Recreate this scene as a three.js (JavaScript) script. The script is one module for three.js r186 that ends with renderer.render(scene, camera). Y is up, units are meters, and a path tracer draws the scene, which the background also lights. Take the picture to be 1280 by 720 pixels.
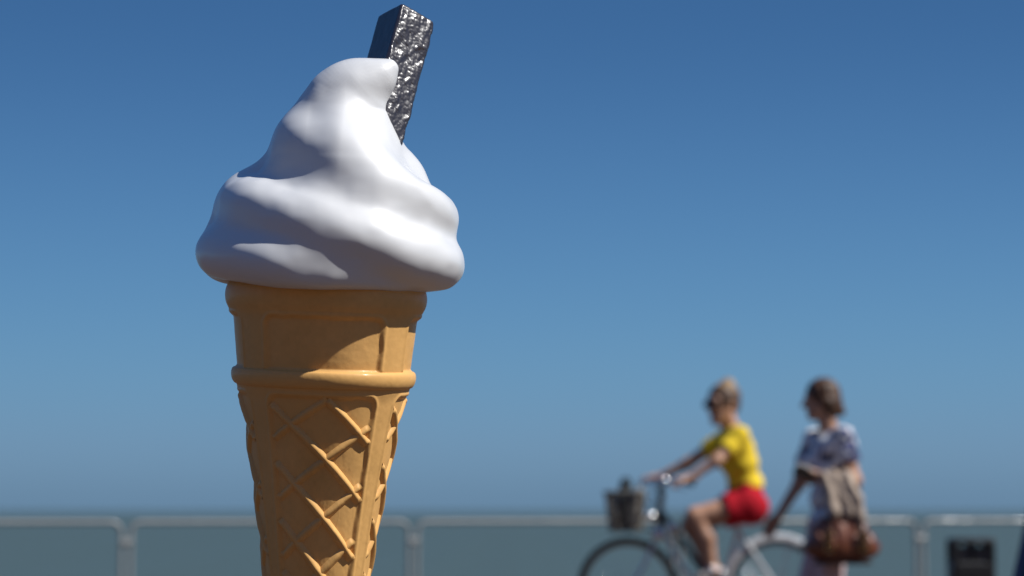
import * as THREE from 'three';
import { MarchingCubes } from 'three/addons/objects/MarchingCubes.js';
import { mergeGeometries, mergeVertices } from 'three/addons/utils/BufferGeometryUtils.js';
import { RoundedBoxGeometry } from 'three/addons/geometries/RoundedBoxGeometry.js';

// ------------------------------------------------------------------ camera, sky, sun, exposure
const scene = new THREE.Scene();
const FOC = 3022, EYE = 0.86, PITCH = Math.atan(279 / FOC);
const camera = new THREE.PerspectiveCamera(2 * Math.atan(360 / FOC) * 180 / Math.PI, 16 / 9, 0.1, 60000);
camera.filmGauge = 36;
camera.position.set(0, EYE, 0);
camera.rotation.set(PITCH, 0, 0);
camera.focus = 5.92;
camera.userData.fStop = 85 / 46;
scene.add(camera);

const lin = (c) => { c /= 255; return c <= 0.04045 ? c / 12.92 : ((c + 0.055) / 1.055) ** 2.4; };
{
  const stops = [[0, 100, 131, 159], [0.45, 106, 138, 166], [1.5, 113, 148, 178], [3.2, 106, 151, 186], [5.3, 93, 141, 184], [8.6, 75, 121, 170], [11.8, 59, 102, 152], [25, 54, 92, 142], [50, 48, 82, 134], [90, 44, 76, 128]];
  const W = 64, H = 1024, data = new Float32Array(W * H * 4);
  for (let r = 0; r < H; r++) {
    const e0 = Math.max(0, (r + 0.5) / H * 180 - 90), at1 = (e, i) => { e = Math.abs(e); let k = 0; while (k < stops.length - 2 && e > stops[k + 1][0]) k++; const a = stops[k], b = stops[k + 1]; return a[i] + (b[i] - a[i]) * Math.min(1, (e - a[0]) / (b[0] - a[0])); };
    const wide = Math.min(3, 0.5 + e0 * 0.3), c = [1, 2, 3].map((i) => { let v = 0; for (let q = -8; q <= 8; q++) v += at1(e0 + q / 8 * wide, i) * (9 - Math.abs(q)); return lin(v / 81); });
    for (let x = 0; x < W; x++) data.set([...c, 1], (r * W + x) * 4);
  }
  const sky = new THREE.DataTexture(data, W, H, THREE.RGBAFormat, THREE.FloatType);
  sky.mapping = THREE.EquirectangularReflectionMapping;
  sky.magFilter = THREE.LinearFilter; sky.needsUpdate = true;
  scene.background = sky; scene.environment = sky;
}
const SUN_EL = 49 * Math.PI / 180, SUN_AZ = 75 * Math.PI / 180;
const sun = new THREE.DirectionalLight(new THREE.Color(1, 0.98, 0.94), 5);
sun.name = 'sun';
sun.position.set(Math.cos(SUN_EL) * Math.sin(SUN_AZ), Math.sin(SUN_EL), Math.cos(SUN_EL) * Math.cos(SUN_AZ)).multiplyScalar(60);
sun.castShadow = true;
Object.assign(sun.shadow.camera, { left: -30, right: 30, top: 30, bottom: -30, far: 200 });
sun.shadow.mapSize.set(4096, 4096);
scene.add(sun, sun.target);
const renderer = new THREE.WebGLRenderer({ antialias: true });
renderer.setSize(1024, 576);
renderer.toneMapping = THREE.LinearToneMapping;
renderer.toneMappingExposure = 1;
renderer.shadowMap.enabled = true;

// ------------------------------------------------------------------ helpers
const V = (x, y, z) => new THREE.Vector3(x, y, z);
const clamp = (x, a = 0, b = 1) => Math.min(b, Math.max(a, x));
const mix = (a, b, t) => a + (b - a) * t;
const sstep = (a, b, x) => { const t = clamp((x - a) / (b - a)); return t * t * (3 - 2 * t); };
function rng(seed) { let s = seed >>> 0; return () => { s = (s + 0x6D2B79F5) >>> 0; let t = s; t = Math.imul(t ^ (t >>> 15), t | 1); t ^= t + Math.imul(t ^ (t >>> 7), t | 61); return ((t ^ (t >>> 14)) >>> 0) / 4294967296; }; }
const hash3 = (x, y, z) => { let h = Math.imul(x, 374761393) ^ Math.imul(y, 668265263) ^ Math.imul(z, 2147483647 - 1274126177); h = Math.imul(h ^ (h >>> 13), 1274126177); return ((h ^ (h >>> 16)) >>> 0) / 4294967296; };
function noise3(x, y, z) {
  const X = Math.floor(x), Y = Math.floor(y), Z = Math.floor(z), f = (t) => t * t * t * (t * (t * 6 - 15) + 10);
  const u = f(x - X), v = f(y - Y), w = f(z - Z), h = (i, j, k) => hash3(X + i, Y + j, Z + k);
  return mix(mix(mix(h(0, 0, 0), h(1, 0, 0), u), mix(h(0, 1, 0), h(1, 1, 0), u), v), mix(mix(h(0, 0, 1), h(1, 0, 1), u), mix(h(0, 1, 1), h(1, 1, 1), u), v), w) * 2 - 1;
}
const fbm = (x, y, z, o = 4) => { let s = 0, a = 0.5; for (let i = 0; i < o; i++) { s += a * noise3(x, y, z); x *= 2.03; y *= 2.03; z *= 2.03; a *= 0.5; } return s; };
// pixel of the photograph's frame -> point of the world at a distance of D metres in front of the camera
function at(px, py, D, dz = 0) {
  const cx = (px - 640) / FOC, cy = (360 - py) / FOC, c = Math.cos(PITCH), s = Math.sin(PITCH);
  const y = cy * c + s, z = cy * s - c, t = -D / z;
  return V(cx * t, EYE + y * t, -D + dz);
}
const used = {};
function numbered(name) { const n = used[name] = (used[name] ?? -1) + 1; return n ? `${name}_${String(n).padStart(3, '0')}` : name; }
function tag(o, label, category, group, kind) {
  if (label) o.userData.label = label;
  if (category) o.userData.category = category;
  if (group) o.userData.group = group;
  if (kind) o.userData.kind = kind;
  return o;
}
function thing(name, label, category, p, group) {
  const o = new THREE.Group(); o.name = numbered(name); o.position.copy(p); scene.add(o);
  return tag(o, label, category, group);
}
function mesh(name, geo, m, parent = scene) {
  const list = Array.isArray(geo) ? geo : [geo];
  const g = list.length === 1 ? list[0] : mergeGeometries(list.map((q) => { const n = q.index ? q.toNonIndexed() : q; for (const k of Object.keys(n.attributes)) if (!['position', 'normal', 'uv'].includes(k)) n.deleteAttribute(k); return n; }));
  const o = new THREE.Mesh(g, m); o.name = parent === scene ? numbered(name) : name;
  o.castShadow = o.receiveShadow = true; parent.add(o); return o;
}
const off = (g, o) => g.translate(-o.position.x, -o.position.y, -o.position.z);   // world geometry into a thing's own axes
function tubeThrough(pts, r, seg = 24, rad = 8, closed = false, tension = 0.5) {
  return new THREE.TubeGeometry(new THREE.CatmullRomCurve3(pts, closed, 'catmullrom', tension), seg, r, rad, closed);
}
function rod(a, b, r0, r1 = r0, rad = 12) {
  const d = V().subVectors(b, a), g = new THREE.CylinderGeometry(r1, r0, d.length(), rad, 1);
  g.applyQuaternion(new THREE.Quaternion().setFromUnitVectors(V(0, 1, 0), d.clone().normalize()));
  return g.translate((a.x + b.x) / 2, (a.y + b.y) / 2, (a.z + b.z) / 2);
}
const ball = (p, r, sx = 1, sy = 1, sz = 1, n = 16) => new THREE.SphereGeometry(r, n, Math.ceil(n * 0.7)).scale(sx, sy, sz).translate(p.x, p.y, p.z);

// fields: distances joined with a smooth minimum
const smin = (a, b, k) => { const h = Math.max(k - Math.abs(a - b), 0) / k; return Math.min(a, b) - h * h * k * 0.25; };
const smax = (a, b, k) => -smin(-a, -b, k);
function capsule(a, ra, b, rb) {
  const bx = b.x - a.x, by = b.y - a.y, bz = b.z - a.z, L = 1 / (bx * bx + by * by + bz * bz + 1e-12);
  return (x, y, z) => {
    const px = x - a.x, py = y - a.y, pz = z - a.z; let h = (px * bx + py * by + pz * bz) * L; h = h < 0 ? 0 : h > 1 ? 1 : h;
    const qx = px - bx * h, qy = py - by * h, qz = pz - bz * h;
    return Math.sqrt(qx * qx + qy * qy + qz * qz) - ra - (rb - ra) * h;
  };
}
function ellipsoid(c, r) {
  return (x, y, z) => {
    const a = (x - c.x) / r.x, b = (y - c.y) / r.y, d = (z - c.z) / r.z, k0 = Math.sqrt(a * a + b * b + d * d);
    const k1 = Math.sqrt((a / r.x) ** 2 + (b / r.y) ** 2 + (d / r.z) ** 2) + 1e-9; return k0 * (k0 - 1) / k1;
  };
}
function join(list, k) { return (x, y, z) => { let d = list[0](x, y, z); for (let i = 1; i < list.length; i++) d = smin(d, list[i](x, y, z), k); return d; }; }
function surface(f, lo, hi, cell, color) {
  const span = Math.max(hi.x - lo.x, hi.y - lo.y, hi.z - lo.z), n = Math.ceil(span / cell) + 6, half = n / 2;
  const c = V((lo.x + hi.x) / 2, (lo.y + hi.y) / 2, (lo.z + hi.z) / 2);
  const mc = new MarchingCubes(n, new THREE.MeshStandardMaterial(), false, false, 40 * n * n);
  mc.isolation = 0;
  const P = (i) => (i - half) * cell;
  for (let k = 0; k < n; k++) for (let j = 0; j < n; j++) for (let i = 0; i < n; i++) {
    const x = c.x + P(i), y = c.y + P(j), z = c.z + P(k);
    mc.field[i + j * n + k * n * n] = x < lo.x - cell || x > hi.x + cell || y < lo.y - cell || y > hi.y + cell || z < lo.z - cell || z > hi.z + cell ? -1 : -f(x, y, z);
  }
  mc.update();
  const pos = new Float32Array(mc.count * 3);
  for (let i = 0; i < mc.count * 3; i++) pos[i] = mc.positionArray[i] * half * cell + c.getComponent(i % 3);
  let g = new THREE.BufferGeometry(); g.setAttribute('position', new THREE.BufferAttribute(pos, 3));
  g = mergeVertices(g, cell * 0.02);
  const p = g.attributes.position, nor = new Float32Array(p.count * 3), e = cell * 0.4, col = color && new Float32Array(p.count * 3);
  for (let i = 0; i < p.count; i++) {
    const x = p.getX(i), y = p.getY(i), z = p.getZ(i), q = V(f(x + e, y, z) - f(x - e, y, z), f(x, y + e, z) - f(x, y - e, z), f(x, y, z + e) - f(x, y, z - e)).normalize();
    nor.set([q.x, q.y, q.z], i * 3);
    if (col) col.set(color(x, y, z, q), i * 3);
  }
  g.setAttribute('normal', new THREE.BufferAttribute(nor, 3));
  if (col) g.setAttribute('color', new THREE.BufferAttribute(col, 3));
  return g;
}

// textures: tiling noise only (grain, pits, relief)
function noiseTexture(size, fn, color = false) {
  const d = new Uint8Array(size * size * 4);
  for (let y = 0; y < size; y++) for (let x = 0; x < size; x++) {
    const v = fn(x / size, y / size), c = Array.isArray(v) ? v : [v, v, v];
    for (let k = 0; k < 3; k++) d[(y * size + x) * 4 + k] = clamp(c[k]) * 255;
    d[(y * size + x) * 4 + 3] = 255;
  }
  const t = new THREE.DataTexture(d, size, size); t.wrapS = t.wrapT = THREE.RepeatWrapping; t.magFilter = THREE.LinearFilter; t.minFilter = THREE.LinearMipmapLinearFilter;
  if (color) t.colorSpace = THREE.SRGBColorSpace; t.needsUpdate = true; return t;
}
function tiled(u, v, f, o, seed) {   // noise that repeats at 1, from a torus in 3-D offsets blended at the seam
  const g = (a, b) => fbm(a * f, b * f, seed, o), w = (t) => sstep(0, 1, t);
  const a = mix(g(u, v), g(u - 1, v), w(u)), b = mix(g(u, v - 1), g(u - 1, v - 1), w(u));
  return mix(a, b, w(v));
}
const rep = (t, u, v = u) => { const c = t.clone(); c.repeat.set(u, v); c.needsUpdate = true; return c; };
const grainTex = noiseTexture(512, (u, v) => 0.5 + 0.9 * tiled(u, v, 24, 5, 3.3));
const crinkleTex = noiseTexture(640, (u, v) => {
  const wx = 0.03 * tiled(u, v, 6, 3, 9.1), a = tiled(u + wx, v - wx, 9, 4, 1.7), r = 1 - Math.abs(tiled(u - wx, v + wx, 14, 3, 5.9)) * 5;
  return 0.5 + 0.75 * a + 0.16 * clamp(r) + 0.12 * tiled(u, v, 70, 2, 2.2);
});
const blotchTex = noiseTexture(512, (u, v) => 0.5 + 0.7 * tiled(u, v, 7, 5, 7.7));
const waferColor = noiseTexture(512, (u, v) => {
  const a = tiled(u, v, 5, 4, 11.5), b = tiled(u, v, 40, 3, 4.2), s = clamp(tiled(u, v, 55, 2, 8.8) * 6 - 2.2);
  const k = 1 + 0.07 * a + 0.035 * b - 0.02 * s; return [0.895 * k, 0.693 * k, 0.42 * k + 0.012 * a];
}, true);

const M = {};
const std = (name, rgb, rough, extra = {}) => { const m = M[name] = new THREE.MeshPhysicalMaterial({ roughness: rough, ...extra }); m.name = name; m.color.setRGB(...rgb); return m; };
std('gelcoat', [0.72, 0.725, 0.73], 0.5, { clearcoat: 0.6, clearcoatRoughness: 0.2 });
std('wafer', [1, 1, 1], 0.55, { map: waferColor, bumpMap: crinkleTex, bumpScale: 0.0008, specularIntensity: 0.35, clearcoat: 0.18, clearcoatRoughness: 0.16 });
std('rib_paint', [1, 1, 1], 0.5, { map: waferColor, bumpMap: grainTex, bumpScale: 0.0006, specularIntensity: 0.35, clearcoat: 0.18, clearcoatRoughness: 0.16 });
std('chocolate', [0.022, 0.013, 0.011], 0.3, { ior: 2.2 });
std('steel', [0.27, 0.285, 0.285], 0.7, { roughnessMap: grainTex });
std('darksteel', [0.1, 0.1, 0.1], 0.5, { metalness: 0.5 });
std('asphalt', [0.062, 0.037, 0.028], 0.92, { map: null, bumpMap: rep(grainTex, 1), bumpScale: 0.004 });
std('earth', [0.1, 0.058, 0.034], 0.95, { bumpMap: rep(grainTex, 1), bumpScale: 0.03 });
std('shingle', [0.26, 0.2, 0.14], 0.95, { bumpMap: rep(grainTex, 1), bumpScale: 0.02 });
std('concrete', [0.3, 0.29, 0.27], 0.85, { bumpMap: rep(grainTex, 1), bumpScale: 0.003 });
std('seawater', [0.07, 0.1, 0.085], 0.4, { specularIntensity: 0.55, bumpMap: rep(blotchTex, 1), bumpScale: 0.5 });
std('frame_white', [0.72, 0.74, 0.74], 0.28, { clearcoat: 0.7 });
std('dark_tube', [0.05, 0.055, 0.06], 0.4);  // dark tone of the front tubes; on the head tube it stands for shade
std('chrome', [0.85, 0.85, 0.85], 0.24, { metalness: 1 });
std('rubber', [0.04, 0.042, 0.038], 0.8);
std('tyre_wall', [0.32, 0.22, 0.12], 0.8);
std('black_plastic', [0.018, 0.018, 0.02], 0.5);
std('saddle_leather', [0.05, 0.03, 0.02], 0.5);
std('wicker', [0.11, 0.1, 0.085], 0.7);
std('wicker_pale', [0.42, 0.36, 0.27], 0.7);
std('canvas_dark', [0.03, 0.04, 0.045], 0.85, { bumpMap: grainTex, bumpScale: 0.002 });
std('paper', [0.62, 0.6, 0.56], 0.8);
std('skin', [1, 1, 1], 0.5, { vertexColors: true });
std('shirt_yellow', [0.9, 0.63, 0.025], 0.9);
std('shorts_red', [0.48, 0.008, 0.02], 0.9, { specularIntensity: 0.5 });
std('hair_brown', [1, 1, 1], 0.55, { vertexColors: true });
std('floral', [1, 1, 1], 0.85, { vertexColors: true });
std('trousers_pink', [0.62, 0.45, 0.44], 0.85);
std('sandal_white', [0.75, 0.73, 0.7], 0.4, { clearcoat: 0.6 });
std('lens_dark', [0.012, 0.01, 0.01], 0.1);
std('bag_leather', [1, 1, 1], 0.36, { vertexColors: true, clearcoat: 0.3, clearcoatRoughness: 0.3 });
std('strap_leather', [0.05, 0.026, 0.018], 0.45);
std('brass', [0.6, 0.37, 0.15], 0.25, { metalness: 1 });
std('jacket_beige', [0.42, 0.33, 0.26], 0.85);
std('phone', [0.012, 0.012, 0.014], 0.2);
std('bin_black', [0.012, 0.012, 0.013], 0.5);
std('bin_grey', [0.09, 0.09, 0.09], 0.5);
std('board_navy', [0.014, 0.018, 0.045], 0.5);
std('board_violet', [0.09, 0.08, 0.17], 0.5);

// ------------------------------------------------------------------ setting: promenade, sea wall, beach, sea
function sheet(x0, x1, z0, z1, y0, y1, nx, nz, scale, relief) {
  const g = new THREE.PlaneGeometry(1, 1, nx, nz).rotateX(-Math.PI / 2), p = g.attributes.position, uv = g.attributes.uv;
  for (let i = 0; i < p.count; i++) {
    const a = p.getX(i) + 0.5, b = 0.5 - p.getZ(i), x = mix(x0, x1, a), z = mix(z0, z1, b);
    p.setXYZ(i, x, mix(y0, y1, b) + (relief ? relief(x, z) : 0), z); uv.setXY(i, x / scale, z / scale);
  }
  g.computeVertexNormals(); return g;
}
tag(mesh('promenade', sheet(-900, 900, 120, -24, 0, 0, 90, 30, 0.7, null), M.asphalt), null, null, null, 'structure');
tag(mesh('unseen_bank', sheet(-900, 900, 120, 11, 30, -0.02, 90, 60, 1.2, (x, z) => { const t = (z - 11) / 109; return (17 * sstep(0.0, 0.3, t) - 30 * t) + 0.8 * fbm(x * 0.06, 1.5, z * 0.08, 4) * sstep(0, 0.06, t); }), M.earth), null, null, null, 'structure');  // unseen, behind the camera; blocks low sky to darken and warm the shade
tag(mesh('sea_wall', new THREE.BoxGeometry(1800, 4.2, 0.4).translate(0, -2.12, -24.2), M.concrete), 'concrete sea wall along the edge of the promenade', 'wall', null, 'structure');
tag(mesh('beach', sheet(-900, 900, -24.4, -75, -1.6, -4.2, 80, 40, 1.5, (x, z) => 0.12 * fbm(x * 0.2, 0, z * 0.3, 3)), M.shingle), null, null, null, 'structure');
{
  const zs = [-55]; while (zs[zs.length - 1] > -40000) zs.push(zs[zs.length - 1] * 1.045 - 0.4);
  const pos = [], uv = [], idx = [], n = 40;
  zs.forEach((z, r) => { const hw = Math.max(1500, -z * 2); for (let i = 0; i <= n; i++) { const x = mix(-hw, hw, i / n); pos.push(x, -3.6 + (z > -900 ? 0.09 * fbm(x * 0.04, 0, z * 0.12, 3) : 0), z); uv.push(x / 22, z / 9); } if (r) for (let i = 0; i < n; i++) { const a = (r - 1) * (n + 1) + i, b = a + n + 1; idx.push(a, a + 1, b, b, a + 1, b + 1); } });
  const g = new THREE.BufferGeometry(); g.setAttribute('position', new THREE.Float32BufferAttribute(pos, 3)); g.setAttribute('uv', new THREE.Float32BufferAttribute(uv, 2)); g.setIndex(idx); g.computeVertexNormals();
  if (g.attributes.normal.getY(5) < 0) { for (let i = 0; i < idx.length; i += 3) [idx[i], idx[i + 1]] = [idx[i + 1], idx[i]]; g.setIndex(idx); g.computeVertexNormals(); }
  tag(mesh('sea', g, M.seawater), null, null, null, 'structure');
}

// ------------------------------------------------------------------ the giant ice cream cone
const PX = 6 / FOC * Math.hypot(1, 0);            // metres per photograph pixel at the statue
const TIPX = 5.2 * Math.PI / 180, TIPZ = -2 * Math.PI / 180;
{
  const rim = at(408, 372, 6), tilt = new THREE.Euler(TIPX, 0, TIPZ), up = V(0, 1, 0).applyEuler(tilt);
  const L = (rim.y - 0.02) / up.y, foot = rim.clone().addScaledVector(up, -L);
  const statue = thing('ice_cream_statue', 'giant ice cream cone model with white swirl and dark flake', 'ice cream model', V(foot.x, 0, foot.z));
  const place = (o) => { o.rotation.copy(tilt); o.position.copy(up).multiplyScalar(L).add(V(0, 0.02, 0)); return o; };   // local frame: origin at the rim's centre, y up the axis
  // --- wafer: one radius function of angle and height, in photograph pixels (h = pixels below y 372)
  const tab = [[-26, 112], [-22, 117], [-16, 122.5], [-9, 125.6], [0, 126.6], [9, 125.2], [15, 122], [20, 119.4], [26, 118.2], [84, 112], [90, 111.4], [111, 108.4], [124, 104.4], [158, 97], [218, 86], [278, 76.4], [348, 66.4], [428, 55.2], [528, 41.5], [600, 34], [690, 26]];
  const R0 = (h) => { let k = 0; while (k < tab.length - 2 && h > tab[k + 1][0]) k++; const a = tab[k], b = tab[k + 1], t = clamp((h - a[0]) / (b[0] - a[0])), s = t; return mix(a[1], b[1], s); };
  const Rs = (h) => (R0(h - 3) + R0(h - 1) + R0(h + 1) + R0(h + 3)) / 4;
  const OFF = 0.066;
  const wrap = (f) => { const q = Math.PI / 2; f -= OFF; return f - Math.round(f / q) * q; };
  const rrect = (x, y, hx, hy, r) => { const a = Math.abs(x) - hx + r, b = Math.abs(y) - hy + r; return Math.min(Math.max(a, b), 0) + Math.hypot(Math.max(a, 0), Math.max(b, 0)) - r; };
  const COL = { t0: 24, t1: 100, half: 0.66, side: 0.49 }, BODY = { t0: 121, t1: 560, half: 0.675, side: 0.53 };
  function rad(f, h) {
    let r = Rs(h); const w = wrap(f);
    const b = (h - 100) / 10.5; if (Math.abs(b) < 1) r += 5.6 * Math.sqrt(1 - b * b);
    for (const [P, depth] of [[COL, 3.3], [BODY, 2.9]]) {
      if (h < P.t0 - 6 || h > P.t1 + 6 || (P === COL && h > 91) || (P === BODY && h < 112)) continue;
      const fade = P === COL ? 1 - sstep(86, 90.5, h) : sstep(112, 118, h);
      const d = rrect(w * r, h - (P.t0 + P.t1) / 2, (Math.round((f - OFF) / (Math.PI / 2)) % 2 ? P.side : P.half) * r, (P.t1 - P.t0) / 2, 12);
      const wav = 1.1 * noise3(w * 9, h * 0.05, Math.round((f - OFF) / 1.5708) * 7.3);
      r -= fade * depth * sstep(2.2 + wav, -3.2 + wav, d);
      r += fade * 1.1 * Math.exp(-(((d - 3.5) / 2.5) ** 2));      // lip round the panel
    }
    r += 0.55 * fbm(Math.sin(f) * 3, h * 0.03, Math.cos(f) * 3, 3) + 0.16 * fbm(Math.sin(f) * 14, h * 0.14, Math.cos(f) * 14, 2);
    return r;
  }
  const point = (f, h, add = 0) => { const r = (rad(f, h) + add) * PX; return V(r * Math.sin(f), -h * PX, r * Math.cos(f)); };
  function patch(P, nu, nv, closed) {        // P(u, v) -> {f, h, add}
    const pos = [], nor = [], uv = [], idx = [], grid = [];
    for (let j = -1; j <= nv + 1; j++) { const row = []; for (let i = closed ? 0 : -1; i <= nu + (closed ? 0 : 1); i++) { const q = P(i / nu, j / nv); q.p = point(q.f, q.h, q.add ?? 0); row.push(q); } if (closed) { row.unshift(row[nu - 1]); row.push(row[2]); } grid.push(row); }
    for (let j = 0; j <= nv; j++) for (let i = 0; i <= nu; i++) {
      const c = grid[j + 1], p = c[i + 1].p, q = c[i + 1];
      const n = V().crossVectors(V().subVectors(grid[j + 2][i + 1].p, grid[j][i + 1].p), V().subVectors(c[i + 2].p, c[i].p)).normalize();
      if (n.x * p.x + n.z * p.z < 0) n.negate();
      pos.push(p.x, p.y, p.z); nor.push(n.x, n.y, n.z); uv.push(q.f * 0.22 / 0.5, -q.h * PX / 0.5);
      if (i < nu && j < nv) { const a = j * (nu + 1) + i, b = a + nu + 1; idx.push(a, b, a + 1, b, b + 1, a + 1); }
    }
    const g = new THREE.BufferGeometry(); g.setAttribute('position', new THREE.Float32BufferAttribute(pos, 3)); g.setAttribute('normal', new THREE.Float32BufferAttribute(nor, 3)); g.setAttribute('uv', new THREE.Float32BufferAttribute(uv, 2)); g.setIndex(idx); return g;
  }
  const bandPatch = (h0, h1, nu, nv) => patch((u, v) => ({ f: (u - 0.5) * 2 * Math.PI, h: mix(h0, h1, v) }), nu, nv, true);
  place(mesh('cone_rim', bandPatch(-26, 22, 360, 40), M.wafer, statue));
  place(mesh('cone_collar', bandPatch(22, 89.4, 480, 70), M.wafer, statue));
  place(mesh('cone_ring', bandPatch(89.4, 111, 360, 36), M.wafer, statue));
  const body = place(mesh('waffle_cone', bandPatch(111, 690, 560, 520), M.wafer, statue));
  // --- raised lattice ribs of the four recessed panels
  for (let q = 0; q < 4; q++) {
    const ph = q % 2 ? BODY.side : BODY.half, f0 = OFF + (q - (q > 2 ? 4 : 0)) * Math.PI / 2, rnd = rng(77 + q);
    for (const dir of [1, -1]) for (let k = -1; k < 6; k++) {
      // height (pixels below the rim) at the panel's left edge and right edge
      const per = 74 * Math.pow(0.985, k), jit = (rnd() - 0.5) * 4;
      const hl = dir > 0 ? 176 + per * k + jit : 60 + per * k + jit, hr = dir > 0 ? hl - 92 : hl + 119;
      let a = 0, b = 1; const H = (t) => mix(hl, hr, t), lim = [BODY.t0 + 2, BODY.t1 - 4];
      while (a < 1 && (H(a) < lim[0] || H(a) > lim[1])) a += 0.01;
      while (b > a && (H(b) < lim[0] || H(b) > lim[1])) b -= 0.01;
      if (b - a < 0.25) continue;
      const width = dir > 0 ? 6.3 : 6.6, top = (dir > 0 ? 4.6 : 5.8) + rnd() * 0.4;
      const strip = patch((u, v) => {
        const t = mix(a, b, u), h = H(t), r = Rs(h), s = (v - 0.5) * 2, dx = ph * 2 * r, dy = hr - hl, l = Math.hypot(dx, dy);
        const end = sstep(0, 0.04, Math.min(u, 1 - u)), prof = Math.pow(Math.cos(s * Math.PI / 2), 1.1);
        const sh = width * s * (1 + 0.05 * noise3(u * 9, k, q)), f = f0 + (t - 0.5) * 2 * ph * 0.985 - dy / l * sh / r, hh = h + dx / l * sh;
        // flush with the recessed floor at its edges: cancel the floor's own small relief at the ends
        return { f, h: hh, add: -0.9 + (top * prof) * (0.4 + 0.6 * end) * (1 + 0.06 * noise3(u * 14 + k, q * 3, dir)) };
      }, 60, 12);
      mesh('rib', strip, M.rib_paint, body);
    }
  }
  // --- soft-serve swirl: tilted rings of cream, a core and a peak, joined smoothly (photograph pixels from the rim's centre)
  const ring = (o) => (x, y, z) => {
    const f = Math.atan2(x - o.x, z - o.z), s = Math.sin(f), c = Math.cos(f), rc = o.r + (o.rs ?? 0) * s - (o.fade ?? 0) * 0.6 * sstep(-0.5, 1.0, s), rt = o.t + (o.ts ?? 0) * s - (o.fade ?? 0) * sstep(-0.5, 1.0, s);
    const qx = x - o.x - rc * s, qy = (y - (o.y - o.d * s + (o.dz ?? 0) * c)) * (o.sy ?? 1), qz = z - o.z - rc * c; return Math.sqrt(qx * qx + qy * qy + qz * qz) - rt;
  };
  const U = (px, py, z) => { const dx = px - 408, dy = 372 - py; return V(dx - dy * 0.035, dy + dx * 0.035 + z * 0.07, z); };
  const parts = [
    [ring({ x: 3, z: 0, y: 31, d: 22, r: 132, rs: -2, t: 29, ts: -5, fade: 22 }), 16],                // lowest coil
    [ring({ x: 17, z: 0, y: 79, d: 32, r: 120, t: 36, ts: -1, dz: 0 }), 28],                       // middle coil
    [capsule(V(-102, 58, -24), 48, V(-95, 98, -24), 48), 26],                                     // the coils run together at the left
    [capsule(V(-70, 112, -16), 50, V(-2, 200, -10), 44), 30],                                      // shoulder that sweeps up to the peak
    [ring({ x: 44, z: -2, y: 150, d: 46, r: 81, t: 36, ts: 1, dz: 2 }), 0],                         // upper coil
    [capsule(U(493, 221, -28), 35, U(470, 230, -60), 40), 26],                                     // fold at the right behind
  ];
  const core = join([capsule(V(4, 40, 0), 112, V(12, 110, 0), 90), capsule(V(14, 110, 0), 92, U(424, 195, 0), 71)], 30);
  // the peak: one fine sweep of spheres along a curling line
  const curl = [[426, 202, 0, 72], [427, 172, 0, 62], [427, 148, 1, 54.5], [431, 130, 3, 49.5], [442, 117, 5, 43.5], [457, 107, 7, 34.5], [472, 98, 9, 24.5], [486, 87.5, 10, 13]];
  const spine = new THREE.CatmullRomCurve3(curl.map((q) => U(q[0], q[1], q[2]))), sizes = new THREE.CatmullRomCurve3(curl.map((q) => V(q[3], 0, 0))), sweep = [];
  for (let i = 0; i < 44; i++) sweep.push(capsule(spine.getPoint(i / 44), sizes.getPoint(i / 44).x, spine.getPoint((i + 1) / 44), sizes.getPoint((i + 1) / 44).x));
  const peak = (x, y, z) => { if (y < 95) return 60; let d = 99; for (const f of sweep) d = Math.min(d, f(x, y, z)); return d; };
  const swirlF = (x, y, z) => {
    let d = smin(core(x, y, z), peak(x, y, z), 34);
    for (const [j, [f, k]] of parts.entries()) d = smin(d, f(x, y, z), (k || (x < 20 ? mix(14, 64, Math.max(sstep(-60, 15, x), sstep(5, 55, z)) * (1 - 0.9 * sstep(135, 205, y) * (1 - sstep(-25, 20, x)))) : mix(64, 20, sstep(60, 155, x)))) + (j === 1 ? 12 * sstep(-80, 20, x) * (1 - sstep(20, 140, x)) : 0));
    d = smax(d, 9 - y, 10);
    return d + 1.5 * (1 - 0.8 * sstep(190, 250, y)) * noise3(x * 0.017 + 7, y * 0.024, z * 0.017) + 0.6 * noise3(x * 0.045, y * 0.055, z * 0.045);
  };
  let g = surface(swirlF, V(-180, -6, -190), V(200, 320, 190), 2.6);
  const p = g.attributes.position, uv = [];
  for (let i = 0; i < p.count; i++) uv.push(Math.atan2(p.getX(i), p.getZ(i)) * 0.3 / 0.5, p.getY(i) * PX / 0.5);
  g.setAttribute('uv', new THREE.Float32BufferAttribute(uv, 2));
  place(mesh('ice_cream_swirl', g.scale(PX, PX, PX), M.gelcoat, statue));
  // --- chocolate flake: a square stick crusted with glossy crumbs
  {
    const w = 57, len = 240, ax = V(0.175, 0.875, -0.415).normalize();
    const n = V(Math.sin(0.56), 0, Math.cos(0.56)); n.addScaledVector(ax, -n.dot(ax)).normalize(); const sd = V().crossVectors(ax, n);
    const topC = U(506, 9, -70), pos = [], idx = [], NU = 240, NV = 250, rd = 5;
    const outline = (u) => {        // square with rounded corners, anticlockwise, with its outward direction
      const s = u * 4, k = Math.floor(s) % 4, t = (s - Math.floor(s)) * 2 - 1, h = w / 2; let a = t * h, b = h;
      const over = Math.abs(a) - (h - rd); if (over > 0) { const q = over / rd * Math.PI / 4; a = Math.sign(a) * (h - rd + rd * Math.sin(q)); b = h - rd + rd * Math.cos(q); }
      const nx = Math.abs(t) * h > h - rd ? Math.sign(t) * Math.sin((Math.abs(t) * h - h + rd) / rd * Math.PI / 4) : 0, nz = Math.sqrt(1 - nx * nx);
      const c = [1, 0, -1, 0][k], sn = [0, 1, 0, -1][k]; return [a * c + b * sn, -a * sn + b * c, nx * c + nz * sn, -nx * sn + nz * c];
    };
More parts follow.
